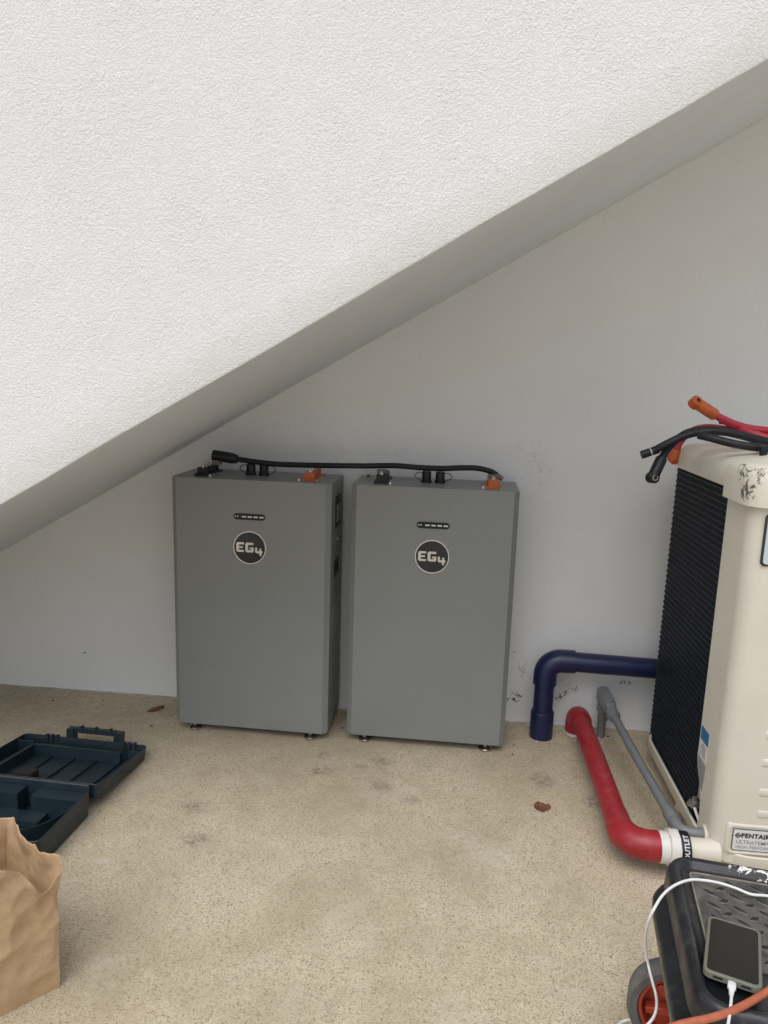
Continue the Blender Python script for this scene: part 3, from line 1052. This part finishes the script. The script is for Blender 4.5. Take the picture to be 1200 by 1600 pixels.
# near, deeper shell
XB1 = .155
XB0 = -.265
nb = tray('bottom_shell', XB0, XB1, -.265, -.008, .0, .083, .003, .006, 'case_teal', tc)
bm = bmesh.new()                        # moulded insert with pockets
add_box(bm, XB0 + .02, -.04, -.060, -.016, .006, .070)
add_box(bm, .000, XB1 - .016, -.060, -.016, .006, .068)
add_box(bm, XB0 + .02, .05, -.11, -.0605, .006, .024)
bmesh_obj('moulded_insert', bm, 'case_teal', nb, bevel=.004)
bm = bmesh.new()                        # curved pocket wall
rings = []
for k in range(9):
    a = R(10 + 75 * k / 8)
    rings.append([(.02 + .115 * math.sin(a) + dx, -.235 + .15 * (1 - math.cos(a)) + .02, z_) for dx, z_ in ((0, .006), (.003, .006), (.003, .066), (0, .066))])
add_loft(bm, rings)
bmesh_obj('pocket_wall', bm, 'case_teal', nb, smooth=True)
tube('hinge', [(XB0 + .01, -.002, .081), (XB1 - .012, -.002, .081)], .0055, 'case_shell_out', tc, seg=10)
# far, shallow lid shell leaning down from the hinge to the floor
ld = empty_like = None
lidm = Matrix.Translation((0, .004, .082)) @ Matrix.Rotation(R(-7.2), 4, 'X')
lid = tray('lid_shell', XB0, XB1 + .012, .004, .315, -.046, .0, .003, .005, 'case_teal', tc)
lid.data.transform(lidm)


def lidpart(o):
    o.data.transform(lidm)
    return o


bm = bmesh.new()
for k in range(5):
    x_ = -.20 + .075 * k
    add_box(bm, x_, x_ + .004, .02, .27, -.042, -.037)
lidpart(bmesh_obj('floor_rib', bm, 'case_teal', lid))
bm = bmesh.new()
add_box(bm, -.19, XB1 - .05, .245, .258, -.042, -.006)
add_box(bm, -.20, -.1905, .06, .258, -.042, -.008)
add_box(bm, XB1 - .03, XB1 + .002, .262, .268, -.042, -.004)
add_box(bm, XB0 + .006, -.2005, .262, .268, -.042, -.004)
lidpart(bmesh_obj('inner_rim', bm, 'case_teal', lid, bevel=.003))
# handle on the far edge
bm = bmesh.new()
add_box(bm, -.120, -.096, .3155, .345, -.030, .027)
add_box(bm, .046, .070, .3155, .345, -.030, .027)
add_box(bm, -.0955, .0455, .323, .343, .014, .029)
hd = lidpart(bmesh_obj('handle', bm, 'case_teal', lid, bevel=.005))
bm = bmesh.new()
for x_ in (-.075, -.024, .027):
    add_box(bm, x_ - .003, x_ + .003, .327, .339, .0292, .036)
lidpart(bmesh_obj('ridge', bm, 'case_teal', hd, bevel=.001, seg=1))
for x_ in (-.165, .105):
    bm = bmesh.new()
    for k in range(3):
        add_box(bm, x_ - .025 + k * .018, x_ - .015 + k * .018, .306, .318, -.02, .005)
    lidpart(bmesh_obj('latch', bm, 'case_shell_out', lid, bevel=.0015, seg=1))
fb = lidpart(box('foam_pad', -.135, -.075, .055, .095, -.0415, -.015, 'foam_brown', lid, bevel=.002))
tag(tc, 'dark teal plastic tool case lying open and empty on the floor behind the paper bag', 'tool case')

# ------------------------------------------------------------------ brown paper bag
A0 = Vector((-.749, 1.243, 0))
dF = Vector((-.69, -.724, 0)).normalized()
dB = Vector((-.80, .60, 0)).normalized()
WF, WD = .30, .26
per = []                                   # outline, clockwise from the visible right corner
nf, nd = 80, 60
for i in range(nf):
    per.append((A0 + dF * (WF * i / nf), dB * -1, 'f', i / nf))
for i in range(nd):
    per.append((A0 + dF * WF + dB * (WD * i / nd), dF, 'l', i / nd))
for i in range(nf):
    per.append((A0 + dF * (WF * (1 - i / nf)) + dB * WD, dB, 'b', i / nf))
for i in range(nd):
    per.append((A0 + dB * (WD * (1 - i / nd)), dF * -1, 'r', i / nd))
NV = 64
cen = A0 + dF * WF * .5 + dB * WD * .5
bm = bmesh.new()
rows = []


def crease(p):                            # sharp facets: distance to scattered centres has creases between cells
    a = noise.voronoi(p * 10.0 + Vector((3.1, 0, 7)))[0][0]
    b = noise.voronoi(p * 27.0 + Vector((0, 5, 1)))[0][0]
    return (a - .45) + .32 * (b - .45)


for j in range(NV + 1):
    v_ = j / NV
    row = []
    for i, (p, nrm, side, u) in enumerate(per):
        # rim height: front lower and torn, back and right corner higher
        if side == 'f':
            hgt = .285 - .055 * math.exp(-((u - .10) / .09) ** 2) + .040 * min(1, max(0, (u - .15) / .25))
        elif side == 'r':
            hgt = .262 + .030 * u + .008 * math.sin(u * 7)
        elif side == 'b':
            hgt = .285 - .023 * u
        else:
            hgt = .32
        hgt += .005 * noise.noise(Vector((i * .17, 2.2, 0))) + .0022 * noise.noise(Vector((i * .6, 7.2, 0)))
        q = p + Vector((0, 0, hgt * v_))
        amp = .024 * (.22 + .8 * v_) * (1.0 if side == 'f' else .45)
        out = crease(q) * amp * 1.6
        if side in 'rl':                   # gusset folds inward toward the top
            g_ = (1 - abs(u - .5) * 2)
            out -= g_ * .008 * v_ ** .8
        # belly of the panels
        ww = u
        out += .010 * math.sin(PI * ww) * math.sin(PI * min(1, v_ * 1.1))
        q = q + nrm * out
        if side == 'f':                    # long folds running down the front panel
            for (ua, va, ub, vb, dp, wd) in ((.17, .86, .40, .06, .036, .026), (.04, .80, .20, .42, .032, .020), (.10, .62, .16, .20, .026, .018), (.30, .9, .75, .3, .026, .03), (.02, .27, .55, .17, .018, .018), (.03, .93, .17, .86, .024, .018), (.22, .55, .34, .40, .020, .016)):
                t_ = max(0, min(1, ((u - ua) * (ub - ua) + (v_ - va) * (vb - va)) / ((ub - ua) ** 2 + (vb - va) ** 2)))
                dd = math.hypot(u - ua - t_ * (ub - ua), v_ - va - t_ * (vb - va))
                out += dp * (max(0, 1 - dd / (wd * 1.6)) - .6 * max(0, 1 - abs(dd - wd * 2.2) / wd))
        # slight lean and slack at the rim
        q += (cen - A0).normalized() * (-.013 * v_ ** 1.5)
        row.append(bm.verts.new(q))
    rows.append(row)
n_ = len(per)
for a, b in zip(rows[:-1], rows[1:]):
    for i in range(n_):
        j = (i + 1) % n_
        bm.faces.new((a[i], a[j], b[j], b[i]))
bm.faces.new(rows[0][::-1])
bag = bmesh_obj('paper_bag', bm, 'kraft')
bag.data.polygons.foreach_set('use_smooth', [True] * len(bag.data.polygons))
bag.data.set_sharp_from_angle(angle=R(17))
sm_ = bag.modifiers.new('thickness', 'SOLIDIFY')
sm_.thickness = .0009
tag(bag, 'crumpled open brown kraft paper bag standing on the floor in front of the tool case', 'bag')

# ------------------------------------------------------------------ rolling toolbox
TB = Vector((.4225, 1.285, 0))
TA = R(-8)
tb = empty('rolling_toolbox', TB, TA)
TW, TD = .52, .362


def trect(ins, z_, r=.05, x0=0, x1=TW, y0=-TD, y1=0, n=7):
    return ringz(x0 + ins, x1 - ins, y0 + ins, y1 - ins, max(.006, r - ins), z_, n)


lid_r = [trect(.012, .352, .045), trect(.002, .354), trect(-.001, .358), trect(.0, .378), trect(.002, .390), trect(.006, .397), trect(.011, .400), trect(.017, .3995), trect(.021, .397), trect(.025, .3895), trect(.030, .3865, .055)]
tl = loft('lid', lid_r, 'toolbox_plastic', tb, smooth=True)
rg = [[(a, b, z_) for a, b in rrect(.042 + i, .47 - i, -.255 + i, -.040 - i, .012, 4)] for i, z_ in ((-.001, .384), (.0, .3885), (.002, .3892))]
pn = loft('tread_panel', rg, 'tread_panel', tl, smooth=True)
bm = bmesh.new()
add_tube(bm, [(.0405, -.255, .388), (.0405, -.048, .388), (.0425, -.041, .388), (.049, -.0385, .388), (.46, -.0385, .388)], .0022, 8)
bmesh_obj('panel_edge', bm, 'dust_edge', pn, smooth=True)
# raised lozenge treads, one mesh shared
bm = bmesh.new()
rg = []
for s_, z_ in ((1.3, .0001), (1.0, .0008), (.92, .0016), (.6, .0024)):
    rg.append([(.0115 * s_ * math.cos(2 * PI * k / 14) * (1 if abs(math.cos(2 * PI * k / 14)) < .98 else 1.06), .0036 * s_ * math.sin(2 * PI * k / 14), z_) for k in range(14)])
add_loft(bm, rg)
bmesh.ops.recalc_face_normals(bm, faces=bm.faces)
tme = bpy.data.meshes.new('tread')
bm.to_mesh(tme)
bm.free()
tme.materials.append(MATS['toolbox_plastic'])
tme.materials.append(MATS['dust_edge'])
for p in tme.polygons[:14]:
    p.material_index = 1
tme.polygons.foreach_set('use_smooth', [True] * len(tme.polygons))
for i in range(10):
    for j in range(7):
        for k in (0, 1):
            x_ = .066 + (i + .5 * k) * .0405
            y_ = -.058 - (j + .5 * k) * .032
            if x_ > .46 or y_ < -.246:
                continue
            o = bpy.data.objects.new('tread', tme)
            COL.objects.link(o)
            o.parent = pn
            o.location = (x_, y_, .3892)
            o.rotation_euler = (0, 0, R(-38 if k == 0 else 32))
            if k:
                o.scale = (.72, 1.15, 1)
body = [trect(.055, .055, .04), trect(.045, .062, .04), trect(.034, .20, .045), trect(.020, .29, .05), trect(-.012, .30, .05), trect(-.018, .308, .055), trect(-.018, .326, .055), trect(-.012, .334, .05), trect(.004, .342, .045), trect(.012, .3515, .045)]
loft('body', body, 'toolbox_plastic', tb, smooth=True)
bm = bmesh.new()                        # ribs down the left side
for y_ in (-.29, -.262, -.236):
    add_box(bm, .010, .040, y_ - .005, y_ + .005, .09, .295)
bmesh_obj('rib', bm, 'toolbox_plastic', tb, bevel=.003)


def wheel(xc, yc, r=.096):
    wh = empty('wheel', (xc, yc, r))
    wh.rotation_euler = (R(90), 0, R(-10))
    wh.parent = tb
    prof = [(r - .019, -.022), (r - .006, -.024), (r, -.016), (r, .016), (r - .006, .024), (r - .019, .022), (r - .021, .014), (r - .021, -.014), (r - .019, -.022)]
    lathe('tyre', prof, 'rubber', wh, seg=44)
    bm = bmesh.new()
    add_lathe(bm, [(r - .0213, -.020), (r - .0213, .017), (r - .027, .017), (r - .030, -.008), (.024, -.010), (.022, .016), (.010, .022), (0, .022), (0, -.016), (.02, -.02)], 44)
    hb = bmesh_obj('hub', bm, 'hub_orange', wh, smooth=True)
    for k in range(6):
        a = R(60 * k + 12)
        bm = bmesh.new()
        add_box(bm, .018, r - .033, -.007, .007, -.006, .014)
        bmesh.ops.rotate(bm, verts=bm.verts, cent=(0, 0, 0), matrix=Matrix.Rotation(a, 3, 'Z'))
        bmesh_obj('spoke', bm, 'hub_orange', hb, bevel=.002, seg=1)
    return wh


wheel(.056, -.030)
wheel(TW - .056, -.030)
tag(tb, 'worn dark plastic rolling toolbox with diamond tread lid in front of the heat pump', 'toolbox')

# ------------------------------------------------------------------ phone
pc = [atz(1113, 1434, .3905), atz(1182, 1450, .3905), atz(1098, 1528, .408), atz(1190, 1552, .408)]
mid = sum(pc, Vector()) / 4
ey = ((pc[0] + pc[1]) - (pc[2] + pc[3])).normalized()
ex = ((pc[1] + pc[3]) - (pc[0] + pc[2])).normalized()
ez = ex.cross(ey).normalized()
ex = ey.cross(ez)
ph = empty('phone', tuple(mid))
pm = Matrix((ex, ey, ez)).transposed().to_4x4()
pm.translation = mid
ph.matrix_world = pm
PWd, PL = .0390, .0755
rg = []
for ins, z_ in ((.002, -.0065), (.0, -.005), (.0, .0035), (.0012, .005), (.0045, .0052), (.0052, .0036)):
    rg.append(ringz(-PWd + ins, PWd - ins, -PL + ins, PL - ins, max(.004, .0115 - ins), z_, 6))
loft('case', rg, 'phone_case', ph, smooth=True)
rg = [ringz(-PWd + .0046, PWd - .0046, -PL + .0046, PL - .0046, .008, z_, 6) for z_ in (.0034, .0043)]
loft('screen', rg, 'phone_screen', ph)
for x_ in (-.0185, .0185):
    box('speaker_slot', x_ - .0065, x_ + .0065, -PL - .0004, -PL + .002, -.002, .0012, 'dark_cavity', ph)
tag(ph, 'smartphone in a grey case with a dark screen lying on the toolbox lid', 'phone')

# charging cable from the phone's lower edge
ck = empty('charging_cable', tuple(mid))
b0 = mid - ey * PL
dirn = (-ey + Vector((0, 0, -.05))).normalized()
u0 = b0 + dirn * .0006
bm = bmesh.new()
rg = []
for s_, hw, hh in ((0, .0048, .0026), (.001, .0056, .0032), (.013, .0056, .0032), (.015, .0040, .0030), (.026, .0030, .0027)):
    c_ = u0 + dirn * s_
    rg.append([c_ + ex * a + ez * b for a, b in rrect(-hw, hw, -hh, hh, hh * .8, 4)])
add_loft(bm, rg)
unmove(bmesh_obj('plug', bm, 'cable_white', ck, smooth=True))
q0 = u0 + dirn * .025
zc = .408
unmove(tube('cord', [q0, q0 + dirn * .012, atz(1140, 1585, .409), atz(1136, 1610, .407), atz(1128, 1660, .40), atz(1118, 1720, .36)], .0021, 'cable_white', ck, seg=10, curve=7))
tag(ck, 'white charging cable plugged into the lower edge of the phone', 'cable')
# second white cable over the lid, down past the wheel
wc = empty('white_cable', (.40, 1.15, .40))
pts = [atz(1260, 1408, .392), atz(1225, 1403, .394), atz(1195, 1399.5, .396), atz(1172, 1397, .398), atz(1150, 1388, .400), atz(1125, 1380, .402), atz(1100, 1375.5, .404), atz(1078, 1375, .406), atz(1055, 1383, .408), atz(1036, 1398, .405), atz(1022, 1420, .395), atz(1013, 1440, .37), atz(1008.5, 1462, .33), atz(1009, 1485, .29), atz(1013, 1508, .26), atz(1019, 1532, .25), atz(1025, 1555, .245), atz(1026, 1573, .245), atz(1022, 1588, .24), atz(1014, 1599, .235), atz(1000, 1614, .22), atz(985, 1640, .18)]
unmove(tube('cord', pts, .0024, 'cable_white', wc, seg=10, curve=6))
tag(wc, 'white cable draped over the toolbox lid and down past its wheel', 'cable')
wl2 = empty('white_cable', (.39, 1.25, 0))
pts = [atz(1040, 1625, .02), atz(1020, 1603, .03), atz(1004, 1595, .04), atz(988, 1593, .04), atz(975, 1595, .03), atz(966, 1602, .015), atz(960, 1618, .004)]
unmove(tube('cord', pts, .0024, 'cable_white', wl2, seg=10, curve=6))
tag(wl2, 'short loop of white cable on the floor beside the toolbox wheel', 'cable')
# orange cord across the front edge of the lid
oc2 = empty('extension_cord', (.45, .95, .40))
pts = [atz(1010, 1625, .36), atz(1045, 1607, .40), atz(1075, 1598, .408), atz(1105, 1592, .409), atz(1135, 1583, .409), atz(1160, 1572, .408), atz(1185, 1558, .404), atz(1205, 1545, .400), atz(1235, 1525, .397), atz(1280, 1500, .396)]
unmove(tube('cord', pts, .0052, 'cord_orange', oc2, seg=12, curve=6))
tag(oc2, 'orange extension cord lying across the front of the toolbox lid', 'cord')

# ------------------------------------------------------------------ dry leaves


def leaf(px, py, L, W_, rz, label, seed):
    p = atz(px, py, 0)
    bm = bmesh.new()
    rows = []
    for i in range(13):
        t_ = i / 12
        wd = W_ * math.sin(PI * t_ ** .8) ** .8 * (1 + .5 * noise.noise(Vector((t_ * 9, seed, 0)))) + .0006
        r_ = []
        for k in range(-3, 4):
            s_ = k / 3
            z_ = .002 + .007 * abs(s_) ** 1.5 * (.3 + t_) + .003 * math.sin(t_ * 4 + seed) + .004 * noise.noise(Vector((t_ * 6, s_ * 3, seed)))
            r_.append(bm.verts.new(((t_ - .5) * L, s_ * wd * .8, max(.0015, z_))))
        rows.append(r_)
    for a, b in zip(rows[:-1], rows[1:]):
        for i in range(6):
            bm.faces.new((a[i], a[i + 1], b[i + 1], b[i]))
    o = bmesh_obj('dry_leaf', bm, 'leaf_dry', smooth=True)
    o.location = (p.x, p.y, .0005)
    o.rotation_euler = (0, 0, rz)
    s = o.modifiers.new('thickness', 'SOLIDIFY')
    s.thickness = .0006
    tag(o, label, 'leaf', 'dry leaves on the floor')


leaf(847, 1263, .050, .030, R(10), 'curled brown dry leaf on the bare floor left of the red pipe', 1.3)
leaf(243, 1110, .062, .017, R(28), 'brown dry leaf lying against the foot of the left battery cabinet', 4.1)

# ------------------------------------------------------------------ grit and paint crumbs gathered along the wall
def crumbs(name, mat, label, n, seed, xr_, yr_, smin, smax):
    rnd = random.Random(seed)
    bm = bmesh.new()
    for k in range(n):
        x_ = rnd.uniform(*xr_)
        y_ = yr_[1] - (yr_[1] - yr_[0]) * abs(rnd.gauss(0, .4))
        s_ = rnd.uniform(smin, smax) * (.5 + rnd.random())
        if y_ < yr_[0]:
            continue
        mt = Matrix.Translation((x_, y_, s_ * .3)) @ Matrix.Rotation(rnd.uniform(0, 6), 4, 'Z') @ Matrix.Diagonal((s_ * rnd.uniform(.6, 1.6), s_, s_ * .5, 1))
        bmesh.ops.create_icosphere(bm, subdivisions=1, radius=1, matrix=mt)
    for v_ in bm.verts:
        v_.co += Vector((noise.noise(v_.co * 900), noise.noise(v_.co * 900 + Vector((5, 0, 0))), 0)) * smin * .5
    o = bmesh_obj(name, bm, mat)
    tag(o, label, 'debris', kind='stuff')


crumbs('floor_grit', 'foam_brown', 'dark grit gathered on the floor along the wall', 120, 3, (-1.9, .75), (2.30, 2.60), .0012, .0030)
crumbs('paint_crumbs', 'white_pvc', 'pale paint crumbs on the floor by the pipe ends', 90, 5, (.30, .68), (2.44, 2.60), .0015, .0042)
